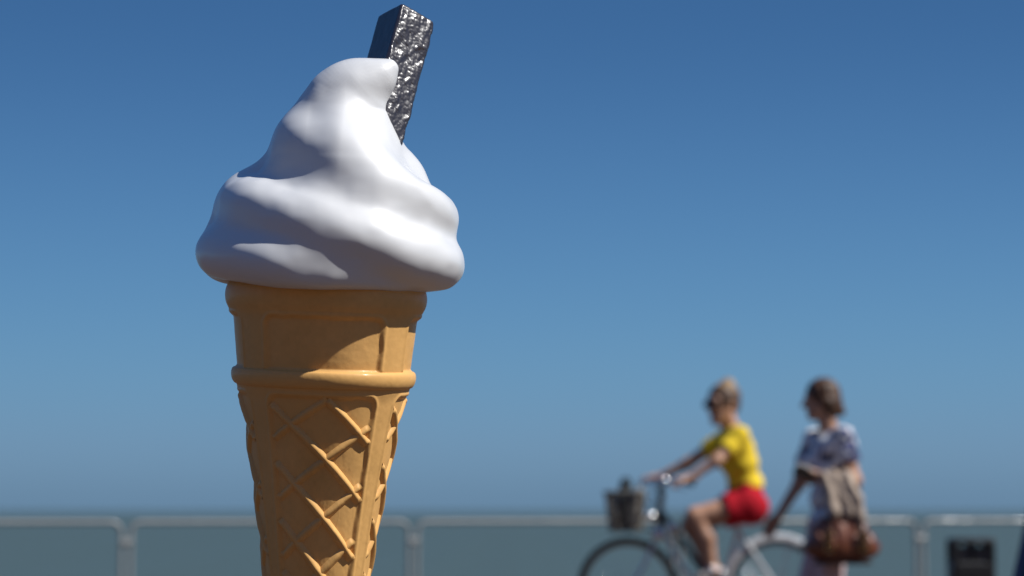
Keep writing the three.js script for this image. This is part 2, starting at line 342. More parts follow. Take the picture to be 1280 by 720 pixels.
    const crumb = (x, y, z) => {       // nearest of jittered points: a domed, tilted crumb round each
      const S = 4.3; x /= S; y /= S; z /= S; let best = 9, bx = 0, by = 0, bz = 0, id = 0; const X = Math.floor(x), Y = Math.floor(y), Z = Math.floor(z);
      for (let i = -1; i < 2; i++) for (let j = -1; j < 2; j++) for (let k = -1; k < 2; k++) {
        const h = hash3(X + i, Y + j, Z + k), h2 = hash3(X + i + 91, Y + j, Z + k), h3 = hash3(X + i, Y + j + 57, Z + k), dx = X + i + h - x, dy = Y + j + h2 - y, dz = Z + k + h3 - z, d = dx * dx + dy * dy + dz * dz;
        if (d < best) { best = d; bx = dx; by = dy; bz = dz; id = hash3(X + i, Y + j, Z + k + 333); }
      }
      return 1.5 * Math.sqrt(Math.max(0, 1 - best)) + (id - 0.5) * 0.9 + ((id * 17 % 1) - 0.5) * 1.1 * by + ((id * 41 % 1) - 0.5) * 1.1 * (bx + bz);
    };
    const vert = (u, v) => {
      let [a, b, na, nb] = outline(u), y = v, k = 1;
      const cap = v > len - rd ? (v - len + rd) / rd : 0; if (cap > 0) k = 1 - rd * (1 - Math.sqrt(Math.max(0, 1 - cap * cap))) / (w / 2);
      a *= k; b *= k; const rough = 1 - 0.75 * clamp(-na * 1.5), c = rough * (0.42 * crumb(a + 50, y, b + 50) + 2.3 * fbm(a * 0.07, y * 0.05, b * 0.07, 2)) - 1.4; a += na * c; b += nb * c;
      return topC.clone().addScaledVector(ax, y - len).addScaledVector(sd, a).addScaledVector(n, b);
    };
    for (let j = 0; j <= NV; j++) for (let i = 0; i <= NU; i++) {
      const q = vert((i % NU) / NU, len * j / NV); pos.push(q.x, q.y, q.z);
      if (j < NV && i < NU) { const a = j * (NU + 1) + i, b = a + NU + 1; idx.push(a, a + 1, b, b, a + 1, b + 1); }
    }
    const c0 = pos.length / 3, top = topC.clone().addScaledVector(ax, -0.3); pos.push(top.x, top.y, top.z);
    for (let i = 0; i < NU; i++) idx.push(c0, NV * (NU + 1) + i, NV * (NU + 1) + i + 1);
    const fg = new THREE.BufferGeometry(); fg.setAttribute('position', new THREE.Float32BufferAttribute(pos.map((v) => v * PX), 3)); fg.setIndex(idx); fg.computeVertexNormals();
    M.chocolate.side = THREE.DoubleSide;
    place(mesh('chocolate_flake', fg, M.chocolate, statue));
  }
  // --- hidden below the frame: steel socket and round base plate
  mesh('base_plate', new THREE.CylinderGeometry(0.3, 0.32, 0.03, 48).translate(0, 0.015, 0), M.darksteel, statue);
  mesh('socket', new THREE.CylinderGeometry(0.075, 0.1, 0.14, 32).translate(0, 0.1, 0), M.darksteel, statue);
}

// ------------------------------------------------------------------ guard rail: five free-standing barrier panels
{
  const D0 = 16.06, a = V(-0.1588 * D0, 0, -D0), d = V(0.349 * D0 / 3, 0, -0.133 * D0 / 3), len = d.length(), hgt = 0.787, half = len / 2 - 0.032, r = 0.07, tr = 0.0155;
  const path = new THREE.CurvePath();
  const ring = (x0, y0, x1, y1) => {
    const c = (x, y, sx, sy, s0) => { const pts = []; for (let i = 0; i <= 6; i++) { const t = s0 + i / 6 * Math.PI / 2; pts.push(V(x + r * Math.cos(t), y + r * Math.sin(t), 0)); } return pts; };
    return [...c(x1 - r, y1 - r, 1, 1, 0), ...c(x0 + r, y1 - r, 1, 1, Math.PI / 2), ...c(x0 + r, y0 + r, 1, 1, Math.PI), ...c(x1 - r, y0 + r, 1, 1, 1.5 * Math.PI)];
  };
  const pts = ring(-half, 0.2, half, hgt); for (let i = 0; i < pts.length; i++) { const n = pts[(i + 1) % pts.length]; path.add(new THREE.LineCurve3(pts[i], n)); }
  const root = thing('barrier_panel', '', 'barrier', V(0, 0, 0), 'barrier panels along the sea front');
  const loop = []; for (let i = 0; i < pts.length; i++) { const q = pts[i], n = pts[(i + 1) % pts.length]; loop.push(rod(q, n, tr, tr, 12), ball(q, tr, 1, 1, 1, 10)); }
  mesh('frame', loop, M.steel, root);
  for (const s of [-1, 1]) {
    mesh('foot', [rod(V(s * (half - 0.12), 0.2, 0), V(s * (half - 0.12), 0.03, 0), 0.018), new RoundedBoxGeometry(0.06, 0.012, 0.6, 2, 0.005).translate(s * (half - 0.12), 0.006, 0)], M.steel, root);
  }
  mesh('clamp', new RoundedBoxGeometry(0.098, 0.045, 0.044, 3, 0.01).translate(half + 0.032, 0.655, 0), M.steel, root);
  const labels = ['steel barrier panel at the far left end of the rail', 'steel barrier panel passing behind the giant cone', 'steel barrier panel between the cone and the bicycle basket', 'steel barrier panel behind the cyclist and the walking woman', 'steel barrier panel behind the black bin'];
  for (let t = -1; t < 4; t++) {
    const o = t < 0 ? root : root.clone(); if (t >= 0) { o.name = numbered('barrier_panel'); scene.add(o); o.userData = { ...root.userData }; }
    o.position.copy(a).addScaledVector(d, t + 0.5); o.rotation.y = Math.atan2(-d.z, d.x); o.userData.label = labels[t + 1];
  }
}

// ------------------------------------------------------------------ people: shared builders
const SKIN = [0.5, 0.27, 0.17], LIP = [0.4, 0.13, 0.11];
function frameOf(forward, up = V(0, 1, 0)) { const z = forward.clone().normalize(), x = V().crossVectors(up, z).normalize(), y = V().crossVectors(z, x); return new THREE.Matrix4().makeBasis(x, y, z); }
function headField() {
  const list = [ellipsoid(V(0, 0.026, -0.014), V(0.073, 0.09, 0.093)), ellipsoid(V(0, -0.03, 0.024), V(0.057, 0.08, 0.064)), capsule(V(-0.016, -0.094, 0.058), 0.02, V(0.016, -0.094, 0.058), 0.02), capsule(V(-0.05, -0.05, 0), 0.02, V(-0.016, -0.092, 0.05), 0.018), capsule(V(0.05, -0.05, 0), 0.02, V(0.016, -0.092, 0.05), 0.018), capsule(V(-0.036, 0.036, 0.07), 0.012, V(0.036, 0.036, 0.07), 0.012)];
  const base = join(list, 0.025), nose = join([capsule(V(0, 0.014, 0.083), 0.007, V(0, -0.026, 0.107), 0.011), capsule(V(-0.011, -0.03, 0.095), 0.008, V(0.011, -0.03, 0.095), 0.008)], 0.01);
  const lips = join([capsule(V(-0.018, -0.061, 0.078), 0.006, V(0.018, -0.061, 0.078), 0.006), capsule(V(-0.014, -0.07, 0.08), 0.007, V(0.014, -0.07, 0.08), 0.007)], 0.004);
  const ears = [-1, 1].map((s) => ellipsoid(V(s * 0.075, 0, -0.012), V(0.01, 0.031, 0.019)));
  const neck = capsule(V(0, -0.05, -0.025), 0.05, V(0, -0.15, -0.04), 0.053);
  return (x, y, z) => {
    let d = base(x, y, z);
    for (const s of [-1, 1]) d = smax(d, -(Math.hypot(x - s * 0.031, y - 0.013, z - 0.1) - 0.02), 0.014);
    for (const s of [-1, 1]) d = Math.min(d, Math.hypot(x - s * 0.031, y - 0.012, z - 0.07) - 0.0145);
    d = smin(d, nose(x, y, z), 0.012); d = smin(d, lips(x, y, z), 0.007);
    for (const e of ears) d = smin(d, e(x, y, z), 0.008);
    return smin(d, neck(x, y, z), 0.03);
  };
}
const HEAD = surface(headField(), V(-0.1, -0.17, -0.12), V(0.1, 0.13, 0.13), 0.004, (x, y, z) => {
  for (const s of [-1, 1]) { const q = Math.hypot(x - s * 0.031, y - 0.012); if (z > 0.07 && q < 0.013) return q < 0.006 ? [0.02, 0.015, 0.01] : y > 0.019 ? [0.1, 0.05, 0.04] : [0.6, 0.58, 0.55]; if (z > 0.06 && Math.abs(y - 0.037) < 0.005 && Math.abs(x - s * 0.033) < 0.02) return [0.09, 0.05, 0.03]; }
  if (Math.abs(x) < 0.022 && y < -0.056 && y > -0.075 && z > 0.08) return LIP; return SKIN;
});
function headAt(c, forward, s = 1) { const m = frameOf(forward); m.scale(V(s, s, s)); m.setPosition(c); return HEAD.clone().applyMatrix4(m); }
function handGeometry(wrist, dir, palm, side, curl) {          // dir: towards the fingers; palm: the way the palm faces; side: which way the thumb lies (along dir x palm)
  const z = dir.clone().normalize(), y = palm.clone().addScaledVector(z, -palm.dot(z)).normalize(), x = V().crossVectors(z, y).multiplyScalar(side), at3 = (a, b, c) => wrist.clone().addScaledVector(x, a).addScaledVector(y, b).addScaledVector(z, c), bones = [];
  for (let k = 0; k < 4; k++) bones.push(capsule(at3(0.012 - k * 0.008, 0, 0), 0.018, at3(0.03 - k * 0.02, 0, 0.078), 0.0115));
  const lens = [0.07, 0.078, 0.072, 0.056];
  for (let k = 0; k < 4; k++) {
    let b = 0, c = 0.08, ang = curl * 0.5; const a = 0.031 - k * 0.0205; let prev = at3(a, 0, 0.078);
    for (let j = 0; j < 3; j++) { const l = lens[k] * [0.45, 0.3, 0.25][j]; b += Math.sin(ang) * l; c += Math.cos(ang) * l; const q = at3(a * (1 + 0.05 * j), b, c); bones.push(capsule(prev, 0.0092 - j * 0.0008, q, 0.0084 - j * 0.0008)); prev = q; ang += curl; }
  }
  const t0 = at3(0.022, 0.008, 0.025), t1 = at3(0.05, 0.02, 0.055), t2 = at3(0.05, 0.034, 0.085); bones.push(capsule(t0, 0.014, t1, 0.0105), capsule(t1, 0.0105, t2, 0.0085));
  bones.push(capsule(at3(0, 0, -0.05), 0.025, at3(0, 0, 0.01), 0.022));
  const f = join(bones, 0.007), c = at3(0, 0.02, 0.06); return surface(f, c.clone().subScalar(0.13), c.clone().addScalar(0.13), 0.0042, () => SKIN);
}
function boundsOf(list, m) { const lo = V(9e9, 9e9, 9e9), hi = V(-9e9, -9e9, -9e9); for (const p of list) { lo.min(p); hi.max(p); } return [lo.subScalar(m), hi.addScalar(m)]; }
// limb: a chain of joints with radii -> capsules
const chain = (...jr) => { const out = []; for (let i = 2; i < jr.length; i += 2) out.push(capsule(jr[i - 2], jr[i - 1], jr[i], jr[i + 1])); return out; };
const half = (p, n) => (x, y, z) => (x - p.x) * n.x + (y - p.y) * n.y + (z - p.z) * n.z;      // negative on the side n points away from
const cloth = (f, amp, fr) => (x, y, z) => f(x, y, z) + amp * fbm(x * fr, y * fr * 0.7, z * fr, 2);

// ------------------------------------------------------------------ the bicycle and its rider
const BD = 16.3, B = (px, py, dz = 0) => at(px, py, BD, dz);
{
  const hubF = B(785, 736), hubR = B(972, 736), wr = hubF.y - 0.001, o = thing('bicycle', 'white step through bicycle with front basket and white rear mudguard', 'bicycle', V((hubF.x + hubR.x) / 2, 0, -BD));
  const add = (name, geos, m, parent = o) => { const list = (Array.isArray(geos) ? geos : [geos]); const r = mesh(name, list.map((g) => g.index ? g : g), m, parent); if (parent === o) off(r.geometry, o); else off(r.geometry, o); return r; };
  for (const [h, dark] of [[hubF, true], [hubR, false]]) {
    const tr = 0.019, T = (R, t, n = 72) => new THREE.TorusGeometry(R, t, 12, n).translate(h.x, h.y, h.z);
    const tyre = add('wheel', T(wr - tr, tr), M.rubber);
    add('rim', [T(wr - 0.045, 0.011), T(wr - 0.036, 0.0135)], dark ? M.tyre_wall : M.steel, tyre);
    const sp = []; for (let i = 0; i < 28; i++) { const a = i / 28 * 2 * Math.PI, s = i % 2 ? 0.03 : -0.03, b = a + (i % 4 < 2 ? 0.5 : -0.5); sp.push(rod(V(h.x + 0.02 * Math.cos(b), h.y + 0.02 * Math.sin(b), h.z + s), V(h.x + (wr - 0.05) * Math.cos(a), h.y + (wr - 0.05) * Math.sin(a), h.z), 0.0011, 0.0011, 5)); }
    tag(add('spokes', sp, M.chrome, tyre), null, null, null, 'stuff');
    add('hub', [rod(V(h.x, h.y, h.z - 0.06), V(h.x, h.y, h.z + 0.06), 0.018, 0.018, 16), rod(V(h.x, h.y, h.z - 0.035), V(h.x, h.y, h.z - 0.028), 0.028, 0.028, 16), rod(V(h.x, h.y, h.z + 0.028), V(h.x, h.y, h.z + 0.035), 0.028, 0.028, 16)], M.chrome, tyre);
  }
  const headT = B(828, 614), headB = B(823, 661), bb = B(898, 750), lug = B(923, 664), post = B(927, 646);
  add('head_tube', [rod(headB, headT, 0.0235, 0.0235, 16), rod(headT, B(829, 606), 0.015, 0.015, 12)], M.dark_tube);  // white head tube with its shade put into the colour
  add('frame', [tubeThrough([B(825, 656), B(846, 697), B(872, 730), bb], 0.0165, 24, 12), rod(bb, lug, 0.0185, 0.0185, 16), ball(lug, 0.024), rod(bb.clone().add(V(0, 0, -0.04)), bb.clone().add(V(0, 0, 0.04)), 0.026, 0.026, 16),
    ...[-1, 1].flatMap((s) => [rod(lug.clone().add(V(0, 0, s * 0.02)), hubR.clone().add(V(0, 0, s * 0.062)), 0.0125, 0.0105), rod(bb.clone().add(V(0, 0, s * 0.028)), hubR.clone().add(V(0, 0, s * 0.062)), 0.013, 0.01)])], M.frame_white);
  add('down_tube', [rod(B(826, 640), B(889, 728), 0.022, 0.022, 16), ball(B(826, 640), 0.026)], M.dark_tube);  // drawn darker than the white frame tubes
  add('fork', [...[-1, 1].flatMap((s) => [tubeThrough([V(headB.x, headB.y, headB.z + s * 0.03), B(812, 690, s * 0.052), B(800, 716, s * 0.058), V(hubF.x, hubF.y, hubF.z + s * 0.06)], 0.0115, 20, 10)]), rod(V(headB.x, headB.y - 0.004, headB.z - 0.045), V(headB.x, headB.y - 0.004, headB.z + 0.045), 0.017, 0.017, 12)], M.frame_white);
  // mudguards: a bent strip with turned-down sides
  const guard = (h, R, a0, a1, w, deep) => {
    const sec = [[-w, -deep], [-w, -0.004], [-w * 0.7, 0.006], [0, 0.01], [w * 0.7, 0.006], [w, -0.004], [w, -deep]], N = 48, pos = [], idx = [];
    for (const t of [0, 0.0025]) { const base = pos.length / 3; for (let i = 0; i <= N; i++) { const a = mix(a0, a1, i / N); for (const [z, d] of sec) pos.push(h.x + (R + d - t) * Math.cos(a), h.y + (R + d - t) * Math.sin(a), h.z + z * (1 - t * 20)); } for (let i = 0; i < N; i++) for (let j = 0; j < 6; j++) { const p = base + i * 7 + j; if (t) idx.push(p, p + 1, p + 7, p + 7, p + 1, p + 8); else idx.push(p, p + 7, p + 1, p + 1, p + 7, p + 8); } }
    const g = new THREE.BufferGeometry(); g.setAttribute('position', new THREE.Float32BufferAttribute(pos, 3)); g.setAttribute('uv', new THREE.Float32BufferAttribute(new Float32Array(pos.length / 3 * 2), 2)); g.setIndex(idx); g.computeVertexNormals(); return g;
  };
  const mud = add('mudguard', guard(hubR, wr + 0.02, 1.08, 3.35, 0.031, 0.034), M.frame_white);
  const tail = V(hubR.x + (wr + 0.03) * Math.cos(1.06), hubR.y + (wr + 0.03) * Math.sin(1.06), hubR.z);
  add('reflector', [rod(tail, tail.clone().add(V(0.022, -0.008, 0)), 0.026, 0.03, 20)], M.chrome, mud);
  add('mudguard_stay', [-1, 1].map((s) => rod(V(hubR.x, hubR.y, hubR.z + s * 0.066), V(hubR.x + (wr + 0.02) * Math.cos(1.3), hubR.y + (wr + 0.02) * Math.sin(1.3), hubR.z + s * 0.033), 0.003, 0.003, 6)), M.chrome, mud);
  add('seat_post', rod(lug, post, 0.0135), M.chrome);
  { const f = join([capsule(B(912, 647), 0.022, B(928, 645), 0.05), ellipsoid(B(938, 645), V(0.085, 0.04, 0.088)), capsule(B(905, 648), 0.017, B(916, 647), 0.026)], 0.03), c = B(926, 647); add('saddle', surface((x, y, z) => smax(f(x, y, z), c.y - 0.03 - y, 0.01), V(c.x - 0.2, c.y - 0.09, c.z - 0.12), V(c.x + 0.2, c.y + 0.09, c.z + 0.12), 0.008), M.saddle_leather); }
  // swept-back handlebar, turned a little
  const clampP = B(829, 603), nearEnd = B(862, 606, 0.29), farEnd = B(824, 601, -0.3);
  const bar = add('handlebar', [tubeThrough([farEnd, B(812, 599, -0.27), B(808, 600, -0.2), B(819, 603, -0.09), clampP, B(832, 603, 0.09), B(836, 600, 0.2), B(846, 602, 0.27), nearEnd], 0.012, 64, 10), ball(clampP, 0.022)], M.chrome);
  add('grip', rod(B(845, 602, 0.268), B(864, 606, 0.293), 0.0165, 0.0175, 14), M.black_plastic, bar);
  add('grip', rod(B(811, 599, -0.268), B(828, 602, -0.305), 0.0165, 0.0175, 14), M.black_plastic, bar);
  add('bell', [ball(B(829, 601, 0.08), 0.034, 1, 0.85, 1), rod(B(829, 606, 0.08), B(829, 602, 0.08), 0.01)], M.chrome, bar);
  add('brake_lever', [tubeThrough([B(833, 605, 0.17), B(842, 609, 0.24), B(854, 612, 0.28)], 0.0055, 12, 6)], M.chrome, bar);
  add('brake_cable', [tubeThrough([B(833, 604, 0.17), B(818, 606, 0.12), B(816, 630, 0.04), B(822, 655, 0.02)], 0.0035, 20, 6), tubeThrough([B(818, 603, -0.15), B(812, 612, -0.05), B(823, 632, 0.03), B(850, 682, 0.02)], 0.0035, 20, 6)], M.black_plastic, bar);
  add('stem_clamp', [new RoundedBoxGeometry(0.05, 0.06, 0.05, 2, 0.012).translate(B(826, 613).x, B(826, 613).y, B(826, 613).z + 0.01)], M.black_plastic);
  const lampP = B(813, 645, 0.03), lamp = add('headlamp', [ball(lampP, 0.032, 1.1, 0.95, 0.95), rod(lampP.clone().add(V(-0.03, 0, 0)), lampP.clone().add(V(-0.042, 0, 0)), 0.03, 0.032, 20), rod(lampP, B(824, 650), 0.006)], M.chrome);
  add('brake_caliper', [ball(B(822, 668, 0.06), 0.046, 1, 0.95, 0.7), ball(B(818, 664, 0.045), 0.018)], M.chrome);
  add('gear_cap', [ball(B(840, 660, 0.03), 0.04, 1, 1, 0.7), rod(B(838, 664), B(840, 660, 0.03), 0.008)], M.chrome);
  const pedN = B(890, 722, 0.14), pedF = B(906, 778, -0.14);
  add('crank', [rod(bb.clone().add(V(0, 0, 0.07)), V(pedN.x, pedN.y, bb.z + 0.075), 0.0115, 0.009), rod(bb.clone().add(V(0, 0, -0.07)), V(pedF.x, pedF.y, bb.z - 0.075), 0.0115, 0.009), rod(bb.clone().add(V(0, 0, -0.075)), bb.clone().add(V(0, 0, 0.075)), 0.01)], M.chrome);
  add('chainring', [new THREE.TorusGeometry(0.085, 0.006, 8, 40).translate(bb.x, bb.y, bb.z - 0.05), ...[0, 1, 2, 3, 4].map((k) => rod(V(bb.x, bb.y, bb.z - 0.05), V(bb.x + 0.083 * Math.cos(k * 1.2566), bb.y + 0.083 * Math.sin(k * 1.2566), bb.z - 0.05), 0.006))], M.darksteel);
  for (const p of [pedN, pedF]) add('pedal', [new RoundedBoxGeometry(0.09, 0.018, 0.085, 2, 0.006).translate(p.x, p.y, p.z), rod(p, V(p.x, p.y, p.z - Math.sign(p.z - bb.z) * 0.07), 0.007)], M.black_plastic);
  // basket: hoops, uprights and a woven floor
  {
    const a = B(757, 616), b = B(806, 616), c = B(763, 663), e = B(801, 663), hz = 0.155, list = [];
    const hoop = (t, r, m, grow = 0) => { const x0 = mix(c.x, a.x, t) - grow, x1 = mix(e.x, b.x, t) + grow, y = mix(c.y, a.y, t), z = mix(hz * 0.78, hz, t); const p = []; for (let i = 0; i < 28; i++) { const q = i / 28 * 2 * Math.PI, k = (v) => Math.sign(v) * Math.pow(Math.abs(v), 0.5); p.push(V((x0 + x1) / 2 + (x1 - x0) / 2 * k(Math.cos(q)), y, -BD + z * k(Math.sin(q)))); } return tubeThrough(p, r, 90, 7, true); };
    const bk = add('basket', [hoop(1, 0.014, 0, 0.003), hoop(0, 0.01), (() => { const s = new THREE.BoxGeometry(e.x - c.x, 0.01, hz * 1.5); return s.translate((c.x + e.x) / 2, c.y + 0.005, -BD); })()], M.wicker);
    for (let k = 1; k < 7; k++) add('basket_weave', hoop(k / 7, 0.0075), M.wicker, bk);
    for (let i = 0; i < 20; i++) { const q = i / 20 * 2 * Math.PI, k = (v) => Math.sign(v) * Math.pow(Math.abs(v), 0.5), f = (t) => V(mix((c.x + e.x) / 2, (a.x + b.x) / 2, t) + mix(e.x - c.x, b.x - a.x, t) / 2 * 1.03 * k(Math.cos(q)), mix(c.y, a.y, t), -BD + mix(hz * 0.78, hz, t) * 1.03 * k(Math.sin(q))); add('basket_upright', rod(f(0), f(1), 0.0062, 0.0062, 7), i % 2 ? M.wicker : M.wicker_pale, bk); }
    add('basket_bracket', rod(B(804, 630), B(824, 628), 0.007), M.darksteel); add('basket_bracket', rod(B(800, 662), B(820, 664), 0.007), M.darksteel);
  }
  // things carried in the basket
  const bagP = B(782, 661), bag = thing('satchel', 'dark cloth bag peaking out of the bicycle basket', 'bag', bagP);
  { const f = cloth(join([ellipsoid(V(0, 0.1, 0), V(0.08, 0.11, 0.085)), capsule(V(0, 0.2, 0.02), 0.06, V(0.002, 0.305, 0.03), 0.022), capsule(V(-0.03, 0.2, 0), 0.05, V(0.05, 0.19, 0), 0.045)], 0.04), 0.014, 14); mesh('body', surface(f, V(-0.13, 0, -0.14), V(0.13, 0.35, 0.14), 0.008), M.canvas_dark, bag); mesh('handle', tubeThrough([V(-0.04, 0.26, 0.03), V(-0.02, 0.33, 0.03), V(0.025, 0.33, 0.03), V(0.04, 0.25, 0.03)], 0.008, 20, 8), M.canvas_dark, bag); }
  const roll = thing('paper_roll', 'pale rolled paper beside the dark bag in the basket', 'paper', B(795, 655, 0.07));
  mesh('sheet', [tubeThrough([V(-0.02, 0, 0), V(0.0, 0.12, 0), V(0.012, 0.24, 0.01)], 0.028, 20, 14), rod(V(0.012, 0.24, 0.01), V(0.012, 0.245, 0.01), 0.02, 0.02)], M.paper, roll);

  // rider ------------------------------------------------------------------
  const r = thing('person', 'cyclist in yellow shirt and red shorts with hair tied up', 'person', V(B(925, 640).x, 0, -BD)), sk = (g) => off(g, r);
  const hipN = B(931, 632, 0.095), hipF = B(931, 632, -0.095), kneeN = B(866, 645, 0.15), kneeF = B(864, 657, -0.11), ankN = B(888, 711, 0.145), ankF = B(897, 764, -0.14), toeN = B(872, 721, 0.16), toeF = B(880, 776, -0.15), heelN = B(897, 716, 0.145), heelF = B(908, 770, -0.14);
  const shN = B(921, 547, 0.165), shF = B(908, 548, -0.165), elN = B(891, 577, 0.27), elF = B(862, 579, -0.25), wrN = B(858, 599, 0.28), wrF = B(826, 596, -0.29), neck = B(914, 531, 0), head = B(902, 506, 0.01), hd = V(-0.8, -0.14, 0.6);
  const pel = [capsule(B(932, 628, -0.085), 0.1, B(932, 628, 0.085), 0.1), capsule(B(938, 634, -0.07), 0.1, B(938, 634, 0.07), 0.1)];
  const torso = [...pel, capsule(B(931, 606, -0.05), 0.1, B(931, 606, 0.05), 0.1), capsule(B(925, 580, -0.075), 0.1, B(925, 580, 0.075), 0.1), capsule(B(919, 560, -0.1), 0.085, B(919, 560, 0.1), 0.085), capsule(shN, 0.055, shF, 0.05), capsule(B(925, 560, -0.1), 0.07, B(925, 560, 0.1), 0.07), ...[-1, 1].map((s) => capsule(B(908, 574, s * 0.07), 0.055, B(912, 570, s * 0.07), 0.06))];
  const legs = [...chain(hipN, 0.092, kneeN, 0.058), ...chain(kneeN, 0.056, B(881, 672, 0.15), 0.056, ankN, 0.036), ...chain(hipF, 0.092, kneeF, 0.058), ...chain(kneeF, 0.056, B(884, 690, -0.12), 0.056, ankF, 0.036), ...chain(heelN, 0.03, toeN, 0.024), ...chain(ankN, 0.034, heelN, 0.03), ...chain(heelF, 0.03, toeF, 0.024), ...chain(ankF, 0.034, heelF, 0.03)];
  const arms = [...chain(shN, 0.047, elN, 0.035, wrN, 0.024), ...chain(shF, 0.047, elF, 0.038, wrF, 0.025)];
  const f = join([...torso, ...legs, ...arms, capsule(B(916, 536), 0.052, B(908, 518), 0.05)], 0.03);
  const [lo, hi] = boundsOf([hipN, hipF, kneeN, kneeF, ankN, ankF, toeN, toeF, heelF, shN, shF, elN, elF, wrN, wrF, neck, B(950, 640)], 0.12);
  const bodyG = surface(f, lo, hi, 0.012, () => SKIN);
  const gripDir = V(-0.75, 0.1, -0.1);
  mesh('body', sk(mergeGeometries([bodyG, headAt(head, hd, 1.12), handGeometry(wrN.clone().add(V(-0.005, 0.004, 0)), V(-1, -0.15, 0.05), V(0.1, -1, 0), 1, 0.95), handGeometry(wrF.clone().add(V(-0.01, 0.004, 0)), V(-1, -0.1, -0.1), V(0.1, -1, 0), -1, 0.95)])), M.skin, r);
  // shirt: torso and short sleeves, open at neck, hem and cuffs
  const infl = (list, e) => list.map((q) => (x, y, z) => q(x, y, z) - e);
  const shirtF0 = join([...infl(torso.slice(2), 0.016), ...infl(chain(shN, 0.052, V().lerpVectors(shN, elN, 0.75), 0.05), 0.012), ...infl(chain(shF, 0.052, V().lerpVectors(shF, elF, 0.62), 0.052), 0.012)], 0.03);
  const cutN = half(V().lerpVectors(shN, elN, 0.6), V().subVectors(elN, shN).normalize()), cutF = half(V().lerpVectors(shF, elF, 0.5), V().subVectors(elF, shF).normalize());
  const armN = capsule(shN, 0.1, elN, 0.1), armF = capsule(shF, 0.1, elF, 0.1), hem = half(B(932, 611), V(0.08, -1, 0).normalize()), nk = (x, y, z) => 0.062 - Math.hypot(x - B(912, 528).x, (y - B(912, 528).y) * 0.8, z - B(912, 528).z);
  const shirtF = cloth((x, y, z) => { let d = shirtF0(x, y, z); d = smax(d, hem(x, y, z), 0.012); if (armN(x, y, z) < 0.02) d = smax(d, cutN(x, y, z), 0.01); if (armF(x, y, z) < 0.02) d = smax(d, cutF(x, y, z), 0.01); return smax(d, nk(x, y, z), 0.012); }, 0.012, 13);
  mesh('tee_shirt', sk(surface(shirtF, ...boundsOf([B(955, 615), B(875, 585, 0.25), B(935, 528, -0.25)], 0.08), 0.0095)), M.shirt_yellow, r);
  const thN = V().lerpVectors(hipN, kneeN, 0.42), thF = V().lerpVectors(hipF, kneeF, 0.42), shF0 = join([...infl(pel, 0.02), ...infl([torso[2]], 0.014), ...infl(chain(hipN, 0.1, V().lerpVectors(hipN, kneeN, 0.6), 0.088), 0.016), ...infl(chain(hipF, 0.1, V().lerpVectors(hipF, kneeF, 0.6), 0.088), 0.016)], 0.03);
  const legN = capsule(hipN, 0.14, kneeN, 0.14), legF = capsule(hipF, 0.14, kneeF, 0.14), lcN = half(thN, V().subVectors(kneeN, hipN).normalize()), lcF = half(thF, V().subVectors(kneeF, hipF).normalize()), waist = half(B(932, 603), V(0, 1, 0));
  mesh('shorts', sk(surface(cloth((x, y, z) => { let d = smax(shF0(x, y, z), waist(x, y, z), 0.01); d = smax(d, Math.max(-9, lcN(x, y, z)), 0.01); d = smax(d, lcF(x, y, z), 0.01); return d; }, 0.01, 16), ...boundsOf([B(955, 660, 0.2), B(895, 600, -0.2)], 0.08), 0.0095)), M.shorts_red, r);
  // hair: cap, swept-up sides and a bun; sunglasses; sandals
  const H = frameOf(hd).scale(V(1.14, 1.1, 1.14)).setPosition(head), inv = H.clone().invert(), hl = (fn) => (x, y, z) => { const q = V(x, y, z).applyMatrix4(inv); return fn(q.x, q.y, q.z); };
  const cap0 = join([ellipsoid(V(0, 0.034, -0.024), V(0.084, 0.1, 0.102)), ellipsoid(V(0, 0.105, -0.05), V(0.055, 0.035, 0.05)), ellipsoid(V(0.01, 0.126, -0.06), V(0.036, 0.032, 0.034)), capsule(V(0, -0.03, -0.085), 0.04, V(0, 0.05, -0.09), 0.05)], 0.02);
  const face = ellipsoid(V(0, -0.035, 0.085), V(0.072, 0.105, 0.085));
  const hairF = hl((x, y, z) => smax(smax(cap0(x, y, z), -face(x, y, z), 0.02), -0.075 - y + 0.3 * Math.max(0, z), 0.02) + 0.004 * fbm(x * 30, y * 60, z * 30, 3));
  mesh('hair', sk(surface(hairF, head.clone().subScalar(0.2), head.clone().addScalar(0.22), 0.006, (x, y, z) => { const q = V(x, y, z).applyMatrix4(inv), t = sstep(0.08, 0.17, q.y + 0.45 * -q.z + 0.02 * fbm(x * 60, y * 20, z * 60, 2)); return [mix(0.09, 0.36, t), mix(0.046, 0.22, t), mix(0.024, 0.085, t)]; })), M.hair_brown, r);
  const gl = []; for (const s of [-1, 1]) { gl.push(new THREE.SphereGeometry(0.026, 18, 12).scale(1.05, 0.9, 0.28).translate(s * 0.033, 0.012, 0.092)); gl.push(rod(V(s * 0.06, 0.018, 0.086), V(s * 0.08, 0.012, -0.01), 0.0035)); } gl.push(rod(V(-0.012, 0.016, 0.1), V(0.012, 0.016, 0.1), 0.003));
  mesh('sunglasses', gl.map((g) => sk(g.applyMatrix4(H))), M.lens_dark, r);
